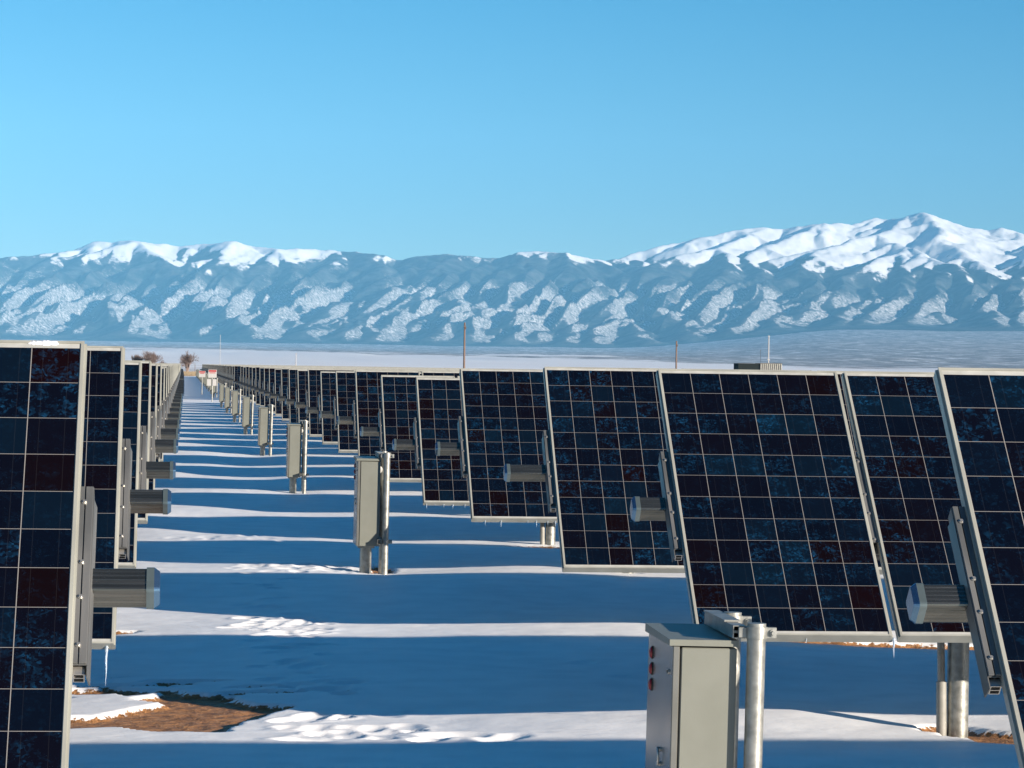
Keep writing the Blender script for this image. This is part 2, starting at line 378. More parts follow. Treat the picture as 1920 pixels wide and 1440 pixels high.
def grow(a, d, g, lim):
    out = [a]; s = d
    while abs(out[-1] - a) < lim: out.append(out[-1] + s); s *= g
    return out[1:]
xs = np.concatenate([np.array(grow(-1.2, -0.045, 1.06, 22000))[::-1], np.arange(-1.2, 0.0, 0.035), np.arange(0.0, 1.7, 0.022), np.arange(1.7, 5.0, 0.04), np.array(grow(5.0, 0.045, 1.03, 1600)), np.array(grow(5.0 + 1650, 55, 1.08, 22000))])
ys = np.concatenate([np.array(grow(15.0, -0.3, 1.3, 3000))[::-1], np.arange(15.0, 17.6, 0.022), np.arange(17.6, 22.0, 0.035), np.arange(22.0, 24.0, 0.024), np.arange(24.0, 24.5, 0.035), np.arange(24.5, 31, 0.05), np.array(grow(31, 0.055, 1.035, 26500))])
GX, GY = np.meshgrid(xs, ys)
GZ, GE = ground_near(GX, GY)
GZ = GZ + plain_z(GX, GY) - 90 * smooth(19200, 20400, np.hypot(GX, GY))
# how much scrub shows through the snow of the plain (grows far out, sooner to the right)
GR = np.hypot(GX, GY); GA = np.degrees(np.arctan2(GX, GY))
edge_r = np.interp(GA, [-10, 0, 4, 7, 8.5, 9.5, 12, 16, 22], [7800, 6600, 6000, 5600, 5000, 3600, 3000, 3300, 3300])
GS = 0.62 * smooth(-0.10, 0.10, (GR - edge_r) / edge_r + 0.9 * (fbm(GX / 400, GY / 900, 5, 71) - 0.5)) 
BR = smooth(440, 520, GY) * (1 - smooth(700, 1500, GR)) * 0.40 * (GX > -3000)
def grid_mesh(name, X, Y, Z, attrs, m):
    h, w = X.shape
    me = bpy.data.meshes.new(name)
    me.vertices.add(h * w); me.vertices.foreach_set('co', np.stack([X, Y, Z], -1).astype(np.float32).ravel())
    i = np.arange(h * w).reshape(h, w)
    q = np.stack([i[:-1, :-1], i[:-1, 1:], i[1:, 1:], i[1:, :-1]], -1).reshape(-1, 4)
    nf = len(q); me.loops.add(nf * 4); me.loops.foreach_set('vertex_index', q.ravel().astype(np.int32))
    me.polygons.add(nf); me.polygons.foreach_set('loop_start', (np.arange(nf) * 4).astype(np.int32))
    me.polygons.foreach_set('use_smooth', np.ones(nf, bool))
    for k, v in attrs.items():
        at = me.attributes.new(k, 'FLOAT', 'POINT'); at.data.foreach_set('value', v.astype(np.float32).ravel())
    me.update(calc_edges=True); me.validate()
    me.materials.append(m)
    o = bpy.data.objects.new(name, me); COL.objects.link(o); o['kind'] = 'structure'
    return o
def ground_material():
    m = mat('snow_and_earth', (0.86, 0.87, 0.9), 0.55, 0, 0.3); b = m.node_tree.nodes['Principled BSDF']
    tc = N(m, 'ShaderNodeTexCoord'); P = tc.outputs['Object']
    at = N(m, 'ShaderNodeAttribute', attribute_name='earth'); sc = N(m, 'ShaderNodeAttribute', attribute_name='scrub'); br = N(m, 'ShaderNodeAttribute', attribute_name='brush')
    # earth colour
    n1 = N(m, 'ShaderNodeTexNoise', Scale=14.0, Detail=6, Roughness=0.7); L(m, P, n1.inputs['Vector'])
    r1 = N(m, 'ShaderNodeValToRGB'); r1.color_ramp.elements[0].color = (0.13, 0.058, 0.022, 1); r1.color_ramp.elements[1].color = (0.52, 0.255, 0.10, 1)
    r1.color_ramp.elements[0].position = 0.30; r1.color_ramp.elements[1].position = 0.68; L(m, n1.outputs['Fac'], r1.inputs['Fac'])
    vg = N(m, 'ShaderNodeTexVoronoi', Scale=42.0); L(m, P, vg.inputs['Vector'])
    gs = N(m, 'ShaderNodeMapRange'); gs.inputs['From Min'].default_value = 0.12; gs.inputs['From Max'].default_value = 0.28; gs.inputs['To Min'].default_value = 1; gs.inputs['To Max'].default_value = 0
    L(m, vg.outputs['Distance'], gs.inputs['Value'])
    sg = N(m, 'ShaderNodeSeparateColor'); L(m, vg.outputs['Color'], sg.inputs[0])
    gg = N(m, 'ShaderNodeMath', operation='GREATER_THAN'); gg.inputs[1].default_value = 0.7; L(m, sg.outputs[0], gg.inputs[0])
    g2 = N(m, 'ShaderNodeMath', operation='MULTIPLY'); L(m, gs.outputs[0], g2.inputs[0]); L(m, gg.outputs[0], g2.inputs[1])
    me_ = N(m, 'ShaderNodeMix', data_type='RGBA'); me_.inputs['B'].default_value = (0.60, 0.40, 0.22, 1)
    L(m, g2.outputs[0], me_.inputs['Factor']); L(m, r1.outputs[0], me_.inputs['A'])
    # snow with faint dirt
    n2 = N(m, 'ShaderNodeTexNoise', Scale=3.0, Detail=6); L(m, P, n2.inputs['Vector'])
    r2_ = N(m, 'ShaderNodeValToRGB'); r2_.color_ramp.elements[0].color = (0.82, 0.815, 0.81, 1); r2_.color_ramp.elements[1].color = (0.90, 0.895, 0.885, 1)
    r2_.color_ramp.elements[0].position = 0.35; r2_.color_ramp.elements[1].position = 0.6; L(m, n2.outputs['Fac'], r2_.inputs['Fac'])
    # ragged edge of the snow
    n3 = N(m, 'ShaderNodeTexNoise', Scale=26.0, Detail=5, Roughness=0.65); L(m, P, n3.inputs['Vector'])
    s3 = N(m, 'ShaderNodeMath', operation='MULTIPLY_ADD'); s3.inputs[1].default_value = 1.4; s3.inputs[2].default_value = -0.7; L(m, n3.outputs['Fac'], s3.inputs[0])
    a3 = N(m, 'ShaderNodeMath', operation='ADD'); L(m, at.outputs['Fac'], a3.inputs[0]); L(m, s3.outputs[0], a3.inputs[1])
    k3 = N(m, 'ShaderNodeMapRange'); k3.inputs['From Min'].default_value = 0.46; k3.inputs['From Max'].default_value = 0.56; L(m, a3.outputs[0], k3.inputs['Value'])
    mx = N(m, 'ShaderNodeMix', data_type='RGBA'); L(m, k3.outputs[0], mx.inputs['Factor']); L(m, r2_.outputs[0], mx.inputs['A']); L(m, me_.outputs['Result'], mx.inputs['B'])
    # far scrub
    mp = N(m, 'ShaderNodeMapping'); mp.inputs['Scale'].default_value = (1, 0.25, 1); L(m, P, mp.inputs['Vector'])
    n4 = N(m, 'ShaderNodeTexNoise', Scale=0.02, Detail=8, Roughness=0.75); L(m, mp.outputs[0], n4.inputs['Vector'])
    s4 = N(m, 'ShaderNodeMath', operation='MULTIPLY_ADD'); s4.inputs[1].default_value = 2.2; s4.inputs[2].default_value = -1.05; L(m, n4.outputs['Fac'], s4.inputs[0])
    a4 = N(m, 'ShaderNodeMath', operation='ADD'); L(m, sc.outputs['Fac'], a4.inputs[0]); L(m, s4.outputs[0], a4.inputs[1])
    k4 = N(m, 'ShaderNodeMapRange'); k4.inputs['From Min'].default_value = 0.35; k4.inputs['From Max'].default_value = 0.7; k4.inputs['To Max'].default_value = 0.88; L(m, a4.outputs[0], k4.inputs['Value'])
    mf = N(m, 'ShaderNodeMix', data_type='RGBA'); mf.inputs['B'].default_value = (0.15, 0.14, 0.13, 1)
    L(m, k4.outputs[0], mf.inputs['Factor']); L(m, mx.outputs['Result'], mf.inputs['A'])
    # stubble and weeds showing between array and open plain
    n5 = N(m, 'ShaderNodeTexNoise', Scale=1.3, Detail=6, Roughness=0.8); L(m, P, n5.inputs['Vector'])
    a5 = N(m, 'ShaderNodeMath', operation='MULTIPLY'); L(m, n5.outputs['Fac'], a5.inputs[0]); L(m, br.outputs['Fac'], a5.inputs[1])
    k5 = N(m, 'ShaderNodeMapRange'); k5.inputs['From Min'].default_value = 0.14; k5.inputs['From Max'].default_value = 0.3; L(m, a5.outputs[0], k5.inputs['Value'])
    mb = N(m, 'ShaderNodeMix', data_type='RGBA'); mb.inputs['B'].default_value = (0.22, 0.17, 0.13, 1)
    L(m, k5.outputs[0], mb.inputs['Factor']); L(m, mf.outputs['Result'], mb.inputs['A'])
    L(m, mb.outputs['Result'], b.inputs['Base Color'])
    # bump: fine crust on snow, coarse grit on earth
    n6 = N(m, 'ShaderNodeTexNoise', Scale=60.0, Detail=5, Roughness=0.7); L(m, P, n6.inputs['Vector'])
    bu = N(m, 'ShaderNodeBump', Distance=0.02); n7 = N(m, 'ShaderNodeTexNoise', Scale=7.0, Detail=4); L(m, P, n7.inputs['Vector'])
    h7 = N(m, 'ShaderNodeMath', operation='MULTIPLY_ADD'); h7.inputs[1].default_value = 4.0; L(m, n7.outputs['Fac'], h7.inputs[0]); L(m, n6.outputs['Fac'], h7.inputs[2]); L(m, h7.outputs[0], bu.inputs['Height'])
    ks = N(m, 'ShaderNodeMapRange'); ks.inputs['To Min'].default_value = 0.10; ks.inputs['To Max'].default_value = 0.9; L(m, k3.outputs[0], ks.inputs['Value'])
    cn = N(m, 'ShaderNodeAttribute', attribute_name='crust'); km = N(m, 'ShaderNodeMath', operation='MULTIPLY'); L(m, ks.outputs[0], km.inputs[0]); L(m, cn.outputs['Fac'], km.inputs[1])
    L(m, km.outputs[0], bu.inputs['Strength']); L(m, bu.outputs[0], b.inputs['Normal'])
    return m
M_GROUND = ground_material()
ground = grid_mesh('ground', GX, GY, GZ, {'earth': GE, 'scrub': GS, 'brush': BR, 'crust': 1 - smooth(35, 120, GR)}, M_GROUND)
del GX, GY, GZ, GE, GS, BR, GR, GA

# ------------------------------------------------------------------ mountains: crest and spurs (x km, y km, z m)
RIDGES=[[[-2.61,25.37,827],[-2.0,25.12,795],[-1.5,24.96,820],[-1.25,24.97,837],[-1.05,25.18,865],[-0.89,25.28,897],[-0.76,25.39,959],[-0.61,25.39,970],[-0.43,25.2,975],[-0.3,25.5,967],[-0.08,25.6,958],[0.13,25.6,966],[0.32,25.3,984],[0.48,25.5,960],[0.69,25.29,926],[1.0,25.58,946],[1.21,25.57,937],[1.41,25.26,912],[1.63,25.35,863],[1.83,25.13,890],[2.09,25.11,902],[2.32,25.29,887],[2.48,25.38,888],[2.63,25.16,931],[2.82,25.14,942],[2.98,25.02,924],[3.19,25.3,894],[3.43,25.77,896],[3.6,26.05,939],[3.85,26.22,1017],[4.15,26.38,1095],[4.39,26.44,1152],[4.64,26.6,1214],[4.95,26.75,1240],[5.1,26.82,1241],[5.22,26.69,1261],[5.4,26.66,1290],[5.68,26.91,1288],[6.02,27.35,1375],[6.13,27.32,1352],[6.2,27.1,1367],[6.27,26.98,1396],[6.33,26.76,1405],[6.54,26.92,1351],[6.74,27.18,1306],[7.05,27.41,1293],[7.18,27.37,1318],[7.34,27.33,1272],[7.6,26.95,1172],[7.94,26.33,1223],[8.43,25.65,1070]],[[-0.43,25.2,975],[-0.24,24.6,805],[-0.11,24.0,679],[0.03,23.3,551],[0.16,22.6,460],[0.3,21.5,338],[0.39,20.6,249]],[[0.32,25.3,984],[0.25,24.8,858],[0.17,24.2,746],[0.05,23.7,649]],[[0.69,25.29,926],[0.79,24.59,769],[0.91,23.58,580],[0.78,22.79,463],[0.55,21.49,324],[0.43,20.6,229]],[[0.69,25.29,926],[0.59,24.79,814],[0.37,24.2,668],[0.24,23.2,482]],[[-0.76,25.39,950],[-0.86,24.58,761],[-0.67,23.79,599],[-0.55,22.79,460],[-0.39,20.9,255]],[[-1.04,25.08,853],[-1.14,23.97,636],[-1.24,22.57,444],[-1.32,20.96,269]],[[-0.86,24.49,737],[-0.93,23.38,545],[-1.06,21.97,361],[-1.16,20.67,226]],[[-1.5,24.96,812],[-1.55,23.95,628],[-1.6,21.94,352]],[[1.21,25.57,937],[1.05,24.78,780],[0.94,23.98,631]],[[1.41,25.26,912],[1.47,24.36,732],[1.47,23.35,565],[1.22,21.77,357],[0.98,20.48,222]],[[1.21,22.97,493],[0.97,21.78,353],[0.74,20.49,219]],[[1.63,25.35,863],[1.77,23.93,644],[1.68,22.94,519],[1.38,21.36,317],[1.18,20.37,197]],[[1.83,25.13,890],[1.98,24.52,767],[1.92,23.22,569],[1.91,22.22,432],[1.75,21.13,302],[1.55,20.24,194]],[[2.32,25.29,887],[2.16,24.2,699],[2.21,23.19,553],[2.02,21.71,369],[1.77,20.32,205]],[[2.48,25.38,888],[2.35,23.38,600],[2.31,21.68,373],[2.23,20.38,220]],[[2.09,25.11,902],[1.92,24.62,790],[1.76,24.14,690]],[[2.63,25.16,931],[2.59,24.16,705],[2.57,22.86,513],[2.63,22.04,422],[2.57,21.04,296],[2.4,20.06,178]],[[2.98,25.02,924],[2.93,24.02,707],[2.95,23.01,562],[2.98,22.2,449],[2.77,21.02,298],[2.57,20.04,164]],[[2.57,22.86,505],[2.35,21.47,334],[2.08,20.29,210]],[[2.95,23.01,554],[2.77,22.53,471]],[[3.43,25.77,896],[3.55,24.75,801],[3.69,23.71,691],[3.48,22.84,547],[3.3,21.55,387],[3.23,20.24,244]],[[2.98,22.2,442],[2.99,21.09,303],[2.94,19.98,186]],[[4.95,26.75,1240],[4.58,26.0,1102],[4.27,25.44,1009],[3.92,24.89,919],[3.56,24.34,810]],[[5.4,26.66,1290],[4.98,25.93,1129],[4.65,25.38,1014],[4.45,25.01,932]],[[4.27,25.44,1009],[4.15,24.25,818],[3.88,22.98,596],[3.62,21.8,434],[3.32,20.63,285]],[[4.45,25.01,932],[4.41,23.8,726],[4.21,22.61,554],[3.9,21.45,395],[3.47,20.2,258]],[[6.27,26.98,1396],[5.96,26.23,1227],[5.69,25.88,1158],[5.35,25.34,1069],[4.96,24.71,952],[4.7,24.04,821],[4.63,22.84,605],[4.36,21.87,466],[3.9,20.63,312],[3.55,19.89,222]],[[5.69,25.88,1158],[5.76,25.35,1068],[5.78,25.04,1026],[5.39,24.31,904],[5.05,23.67,775],[4.76,22.71,605],[4.42,21.24,400],[4.04,19.89,236]],[[6.33,26.76,1405],[6.28,26.05,1226],[6.22,25.24,1037],[6.23,24.73,933],[6.23,24.21,853],[5.92,23.26,697],[5.63,21.89,506],[5.28,20.22,311]],[[5.78,25.04,1026],[5.8,24.21,887],[5.88,23.68,831],[5.76,22.68,640]],[[5.6,24.47,934],[5.35,23.19,686],[4.92,21.96,495],[4.46,20.73,339]],[[5.8,24.21,887],[5.49,22.75,618],[5.1,21.61,454],[4.69,20.47,315]],[[6.02,27.35,1375],[5.69,26.7,1233],[5.43,26.35,1154]],[[7.34,27.33,1272],[6.85,26.12,1058],[6.52,25.17,887]],[[7.49,26.56,1224],[6.81,25.09,977],[6.23,23.18,700],[5.76,21.54,464],[5.43,20.18,295]],[[7.94,26.33,1223],[6.89,23.51,761],[5.82,20.49,375]]]
def build_mountains():
    segs = []
    r_ = np.random.RandomState(5)
    def add(pl):
        for a, b in zip(pl[:-1], pl[1:]): segs.append((a, b))
    for n, pl in enumerate(RIDGES):
        P = [np.array([p[0] * 1000, p[1] * 1000, p[2]], float) for p in pl]
        Q = [P[0]]
        for a, b in zip(P[:-1], P[1:]):    # wander
            k = max(1, int(np.hypot(*(b - a)[:2]) / 350))
            for j in range(1, k + 1):
                q = a + (b - a) * j / k
                if j < k: q = q + np.array([r_.randn() * 45, r_.randn() * 45, r_.randn() * 9])
                Q.append(q)
        add(Q)
        acc = 0; side = 1
        for a, b in zip(Q[:-1], Q[1:]):
            d = b - a; l = np.hypot(d[0], d[1]); acc += l
            if acc < (300 if n == 0 else 700): continue
            acc = 0; side = -side
            t = np.arctan2(d[1], d[0])
            if n == 0:
                if r_.rand() < 0.25: continue
                dirn = -math.pi / 2 + r_.randn() * 0.5; ln = r_.uniform(500, 1100)
            else:
                dirn = t + side * r_.uniform(0.7, 1.25); ln = r_.uniform(350, 1000) * (1.0 if side < 0 else 0.9)
            p = a.copy(); pts = [p.copy()]
            nn = 4
            for j in range(nn):
                dirn += r_.randn() * 0.22
                p = p + np.array([math.cos(dirn) * ln / nn, math.sin(dirn) * ln / nn, -ln / nn * r_.uniform(0.16, 0.34)])
                pts.append(p.copy())
            add(pts)
    az = np.radians(np.arange(-7.0, 21.0, 0.019)); r = np.concatenate([np.arange(18500, 24000, 42), np.arange(24000, 29600, 30)])
    A, R_ = np.meshgrid(az, r); X = np.sin(A) * R_; Y = np.cos(A) * R_
    wx = (fbm(X / 260, Y / 260, 3, 80) - 0.5) * 90; wy = (fbm(X / 260 + 9, Y / 260, 3, 84) - 0.5) * 130
    XX, YY = (X + wx), (Y + wy)
    Z = np.full(X.shape, -1e9, np.float32)
    cell = 1400
    for a, b in segs:
        x0, x1 = min(a[0], b[0]) - cell, max(a[0], b[0]) + cell; y0, y1 = min(a[1], b[1]) - cell * 1.3, max(a[1], b[1]) + cell * 1.3
        ra = (math.hypot(max(abs(x0), abs(x1)), y1)) ; rb = y0
        j0, j1 = np.searchsorted(r, rb), np.searchsorted(r, ra) + 1
        ym = (y0 + y1) / 2
        i0 = max(0, np.searchsorted(az, min(math.atan2(x0, y0), math.atan2(x0, y1)))); i1 = np.searchsorted(az, max(math.atan2(x1, y0), math.atan2(x1, y1))) + 1
        sx, sy = XX[j0:j1, i0:i1], YY[j0:j1, i0:i1]
        if sx.size == 0: continue
        ex, ey = b[0] - a[0], b[1] - a[1]
        t = np.clip(((sx - a[0]) * ex + (sy - a[1]) * ey) / (ex * ex + ey * ey + 1e-6), 0, 1)
        d = np.hypot(sx - a[0] - t * ex, sy - a[1] - t * ey)
        z = a[2] + (b[2] - a[2]) * t - (np.sqrt(d * d + 30 ** 2) - 30) * 0.50 + 0.00005 * d * d
        Z[j0:j1, i0:i1] = np.maximum(Z[j0:j1, i0:i1], z)
    fan = plain_z(X, Y)
    fine = (np.abs(fbm(X / 340, Y / 500, 5, 90, 0.5) - 0.5) * -2 + 0.3) * 26 + (fbm(X / 90, Y / 90, 3, 97) - 0.5) * 9; det = 0
    q1 = (A * 25000 - R_ * 0.20) / 235 + (fbm(X / 800, Y / 2200, 3, 140) - 0.5) * 2.2; q2 = R_ / 4200
    rid = np.abs((q1 % 1) * 2 - 1) * (0.55 + 0.9 * vnoise(np.floor(q1) + 0.5, q2 * 2.5, 150)); rid2 = 1 - 2 * np.abs(vnoise(q1 * 2.3 + 5, q2 * 1.7, 151) - 0.5)
    det = det + (rid * 74 + rid2 * 24 - 50) * smooth(0, 250, Z - fan) * (1 - 0.92 * smooth(560, 800, Z))
    Z0 = Z; k = 28.0
    def blend(Zr):
        m = np.maximum(Zr, fan); return m + k * np.log(np.exp((Zr - m) / k) + np.exp((fan - m) / k))
    Zs = blend(Z0 + det * smooth(-60, 160, Z0 - fan)); Z = blend(Z0 + (det + fine) * smooth(-60, 160, Z0 - fan))
    def aspect(Q):
        P = np.stack([X, Y, Q], -1); n_ = np.cross(np.gradient(P, axis=1), np.gradient(P, axis=0))
        n_ /= np.linalg.norm(n_, axis=-1, keepdims=True); n_ *= np.sign(n_[..., 2:3]); return n_[..., 0] * 0.86 - n_[..., 1] * 0.45
    Z = Z - k * 0.69 * (1 - smooth(18500, 19500, R_)) - 25 * (1 - smooth(18500, 18900, R_))
    # cover from real terrain: height and aspect
    asp = aspect(Z); asp_s = aspect(Zs)            # sunny side of the spurs
    tree = np.interp(np.degrees(A), [-7, 1.6, 2.6, 3.3, 6.8, 7.6, 9, 12, 15, 21], [860, 845, 880, 945, 945, 930, 900, 860, 820, 800])
    cap = smooth(-55, 55, Z - tree + 150 * (fbm(X / 300, Y / 300, 4, 110) - 0.5) + asp * 190)
    low = smooth(0.14, 0.30, asp_s + 0.12 * (fbm(X / 160, Y / 160, 4, 120) - 0.5)) * smooth(800, 520, Z + 300 * (fbm(X / 600, Y / 600, 3, 130) - 0.5)) * 0.52
    foot = smooth(90, 20, Z - fan)
    low = low * (1 - 0.25 * foot) + foot * 0.12
    snow = np.maximum(cap, low)
    return X, Y, Z, snow, cap
mX, mY, mZ, mS, mC = build_mountains()
def mountain_material():
    m = mat('mountain_snow_and_forest', (0.5, 0.5, 0.5), 0.8, 0, 0.1); b = m.node_tree.nodes['Principled BSDF']
    tc = N(m, 'ShaderNodeTexCoord'); P = tc.outputs['Object']
    s = N(m, 'ShaderNodeAttribute', attribute_name='snow')
    n = N(m, 'ShaderNodeTexNoise', Scale=0.045, Detail=6, Roughness=0.8); L(m, P, n.inputs['Vector'])
    q = N(m, 'ShaderNodeMath', operation='MULTIPLY_ADD'); q.inputs[1].default_value = 1.9; q.inputs[2].default_value = -0.95; L(m, n.outputs['Fac'], q.inputs[0])
    a = N(m, 'ShaderNodeMath', operation='ADD'); L(m, s.outputs['Fac'], a.inputs[0]); L(m, q.outputs[0], a.inputs[1])
    k = N(m, 'ShaderNodeMapRange'); k.inputs['From Min'].default_value = 0.40; k.inputs['From Max'].default_value = 0.80; L(m, a.outputs[0], k.inputs['Value'])
    f = N(m, 'ShaderNodeTexNoise', Scale=0.006, Detail=7, Roughness=0.7); L(m, P, f.inputs['Vector'])
    fr = N(m, 'ShaderNodeValToRGB'); fr.color_ramp.elements[0].color = (0.012, 0.018, 0.018, 1); fr.color_ramp.elements[1].color = (0.13, 0.14, 0.14, 1)
    fr.color_ramp.elements[0].position = 0.42; fr.color_ramp.elements[1].position = 0.75; L(m, f.outputs['Fac'], fr.inputs['Fac'])
    mx = N(m, 'ShaderNodeMix', data_type='RGBA'); mx.inputs['B'].default_value = (0.72, 0.715, 0.71, 1)
    L(m, k.outputs[0], mx.inputs['Factor']); L(m, fr.outputs[0], mx.inputs['A']); L(m, mx.outputs['Result'], b.inputs['Base Color'])
    return m
mountains = grid_mesh('mountains', mX, mY, mZ, {'snow': mS}, mountain_material())
del mX, mY, mZ, mS, mC

# air: one closed box round everything, bottom below the lowest ground
hz = MB(); hz.box((2000, 14000, 1000), (60000, 36000, 2700)); 
M_HAZE = bpy.data.materials.new('haze_air'); M_HAZE.use_nodes = True; M_HAZE.node_tree.nodes.clear()
hv = M_HAZE.node_tree.nodes.new('ShaderNodeVolumePrincipled'); ho = M_HAZE.node_tree.nodes.new('ShaderNodeOutputMaterial')
hv.inputs['Color'].default_value = (0.21, 0.60, 1.0, 1); hv.inputs['Density'].default_value = 2.9e-5; hv.inputs['Anisotropy'].default_value = -0.4
M_HAZE.node_tree.links.new(hv.outputs[0], ho.inputs['Volume'])
haze = hz.build('haze', M_HAZE); haze['kind'] = 'stuff'; haze['label'] = 'pale blue winter air between the array and the mountains'; haze['category'] = 'haze'

# ------------------------------------------------------------------ solar tracker rows
CW, CH = 0.954, 1.905          # cell field of one panel
PW, PL, PT = 0.980, 1.965, 0.05
PITCH_X = 1.024
TILT_R = [44.9, 42.1, 45.3, 42.9, 43.7, 43.1]; TILT_L = [46.2, 48.0, 45.5, 46.0]
ZR = [-0.741, -0.725, -0.755, -0.751, -0.873, -0.862, -0.828, -0.84, -0.86, -0.84, -0.849]
ZL = [-0.709, -0.711, -0.762, -0.756, -0.785, -0.8]
DXM = [0, -0.027, 0.055, -0.026, 0.009, -0.012]
DXT = [0.074, 0.05, 0.01, 0.003, 0.012, -0.013]
OFFN = 0.10
def panel_sheet(mb, M, uoff=0, mi=(0, 1)):
    z = -0.004
    a, b = CW / 2, CH / 2
    mb.add([(-a, -b, z), (a, -b, z), (a, b, z), (-a, b, z)], [(0, 1, 2, 3)], M, mi[0], [[(uoff, 0), (uoff + 6, 0), (uoff + 6, 12), (uoff, 12)]])
    A, B = PW / 2 - 0.009, PL / 2 - 0.009      # backsheet margin as a ring, and the back
    vs = [(-A, -B, z), (A, -B, z), (A, B, z), (-A, B, z), (-a, -b, z), (a, -b, z), (a, b, z), (-a, b, z)]
    mb.add(vs, [(0, 1, 5, 4), (1, 2, 6, 5), (2, 3, 7, 6), (3, 0, 4, 7)], M, mi[1])
    zb = -0.010
    mb.add([(-A, -B, zb), (A, -B, zb), (A, B, zb), (-A, B, zb)], [(3, 2, 1, 0)], M, mi[1])
def panel_frame(mb, M, mi=0):
    w = 0.011; a, b = PW / 2, PL / 2
    for sx in (-1, 1):
        mb.box((sx * (a - w / 2), 0, -PT / 2), (w, PL, PT), M, mi)
        mb.box((sx * (a + 0.004), 0, -0.031), (0.008, PL - 0.001, 0.036), M, mi)
        mb.box((sx * (a - w - 0.008), 0, -PT + 0.0015), (0.0165, PL - 2 * w, 0.003), M, mi)
    for sy in (-1, 1):
        mb.box((0, sy * (b - w / 2), -PT / 2), (PW - 2 * w - 0.0004, w - 0.0006, PT - 0.0006), M, mi)
        mb.box((0, sy * (b - w - 0.008), -PT + 0.0015), (PW - 2 * w - 0.04, 0.0165, 0.003), M, mi)
def rail_geo(mb, M, end=0, mi=(0, 1, 2)):
    """aluminium rail across the tube; end=+-1: the outermost one, standing clear beside the frame"""
    Lh = 0.36
    if end:
        w = 0.050
        mb.box((0, 0, -0.035), (w, 2 * Lh, 0.004), M, mi[0])
        mb.box((-w / 2 + 0.002, 0, -0.060), (0.004, 2 * Lh, 0.05), M, mi[0]); mb.box((w / 2 - 0.002, 0, -0.060), (0.004, 2 * Lh, 0.05), M, mi[0])
        mb.box((0, 0, -0.085), (w - 0.008, 2 * Lh - 0.002, 0.004), M, mi[0])
        mb.box((0, -0.01, -0.060), (0.003, 2 * Lh - 0.03, 0.044), M, mi[0])
        for zz in (-0.048, -0.066, -0.084): mb.box((0, -Lh - 0.012, zz), (w - 0.018, 0.03, 0.003), M, mi[1])
        for xx in (-1, 1): mb.box((xx * (w / 2 - 0.009), -Lh - 0.012, -0.066), (0.003, 0.0298, 0.0385), M, mi[1])
        mb.box((-w * 0.27, 0.0, -0.0285), (w * 0.36, 2 * Lh - 0.004, 0.009), M, mi[0], 0.001)
        mb.box((w * 0.22, 0.0, -0.0285), (w * 0.46, 2 * Lh - 0.004, 0.009), M, mi[0], 0.001)
        e = end; xa, xb, ya, yb = w / 2, w / 2 + 0.010, -Lh - 0.045, Lh - 0.045
        vs = [(e * (xa + 0.0005), ya, -0.034), (e * (xa + 0.0005), yb, -0.034), (e * xb, yb, -0.078), (e * xb, ya, -0.078), (e * (xa - 0.003), ya, -0.036), (e * (xa - 0.003), yb, -0.036), (e * (xb - 0.004), yb, -0.080), (e * (xb - 0.004), ya, -0.080)]
        mb.add(vs, [(0, 1, 2, 3), (4, 5, 6, 7), (0, 3, 7, 4), (1, 2, 6, 5), (0, 1, 5, 4), (2, 3, 7, 6)], M, mi[0])
    else:
        w = 0.042
        mb.box((0, 0, -0.058), (w, 2 * Lh, 0.012), M, mi[0]); mb.box((0, 0, -0.085), (0.10, 2 * Lh, 0.03), M, mi[0])
        mb.box((0, 0, -0.020), (w - 0.004, 2 * Lh - 0.1, 0.006), M, mi[0])
    for y in (0.29, 0.04, -0.10, -0.29):
        x = -0.004 if end else 0
        zt = -0.024 if end else -0.017
        mb.tube((x, y, zt), (x, y, zt + 0.003), 0.0095, n=14, M=M, mi=mi[1]); mb.tube((x, y, zt + 0.003), (x, y, zt + 0.008), 0.0055, n=6, M=M, mi=mi[1], smooth=False)
def tube_profile(r=0.047, c=0.012, rib=True):
    """square tube, rounded corners, shallow ribs along each face"""
    pts = []
    for q in range(4):
        a = math.pi / 4 + q * math.pi / 2
        for da in (-0.7, -0.25, 0.25, 0.7):
            pts.append((math.cos(a) * (r - c) * 1.414 + math.cos(a + da) * c, math.sin(a) * (r - c) * 1.414 + math.sin(a + da) * c))
        if rib:
            a0 = a + math.pi / 4; nx, ny = math.cos(a0), math.sin(a0); tx, ty = -ny, nx
            for u, dn in ((-0.030, 0), (-0.028, -0.0008), (-0.022, -0.0008), (-0.020, 0), (-0.014, 0), (-0.012, -0.0008), (-0.006, -0.0008), (-0.004, 0), (0.004, 0), (0.006, -0.0008), (0.012, -0.0008), (0.014, 0), (0.020, 0), (0.022, -0.0008), (0.028, -0.0008), (0.030, 0)):
                pts.append((nx * (r + dn) + tx * u, ny * (r + dn) + ty * u))
    return pts
def tube_geo(mb, x0, x1, M, mi=0, rib=True): mb.prism(tube_profile(rib=rib), x0, x1, M, mi)
def cap_geo(mb, x, s, M, mi=0, mi2=1):
    """moulded cap: lip round the tube and a bevelled plate; s points off the end"""
    big = tube_profile(0.0505, 0.013, False); sm = [(y * 0.80, z * 0.80) for y, z in big]
    n = len(big)
    for xa, pa, xb, pb, mm in ((x - s * 0.018, big, x + s * 0.006, big, mi), (x + s * 0.006, big, x + s * 0.024, sm, mi2)):
        vs = [(xa, y, z) for y, z in pa] + [(xb, y, z) for y, z in pb]
        mb.add(vs, [(k, (k + 1) % n, n + (k + 1) % n, n + k) for k in range(n)], M, mm)
    mb.add([(x + s * 0.024, y, z) for y, z in sm], [tuple(range(n))], M, mi2)
    mb.add([(x - s * 0.018, y, z) for y, z in big], [tuple(range(n))], M, mi)
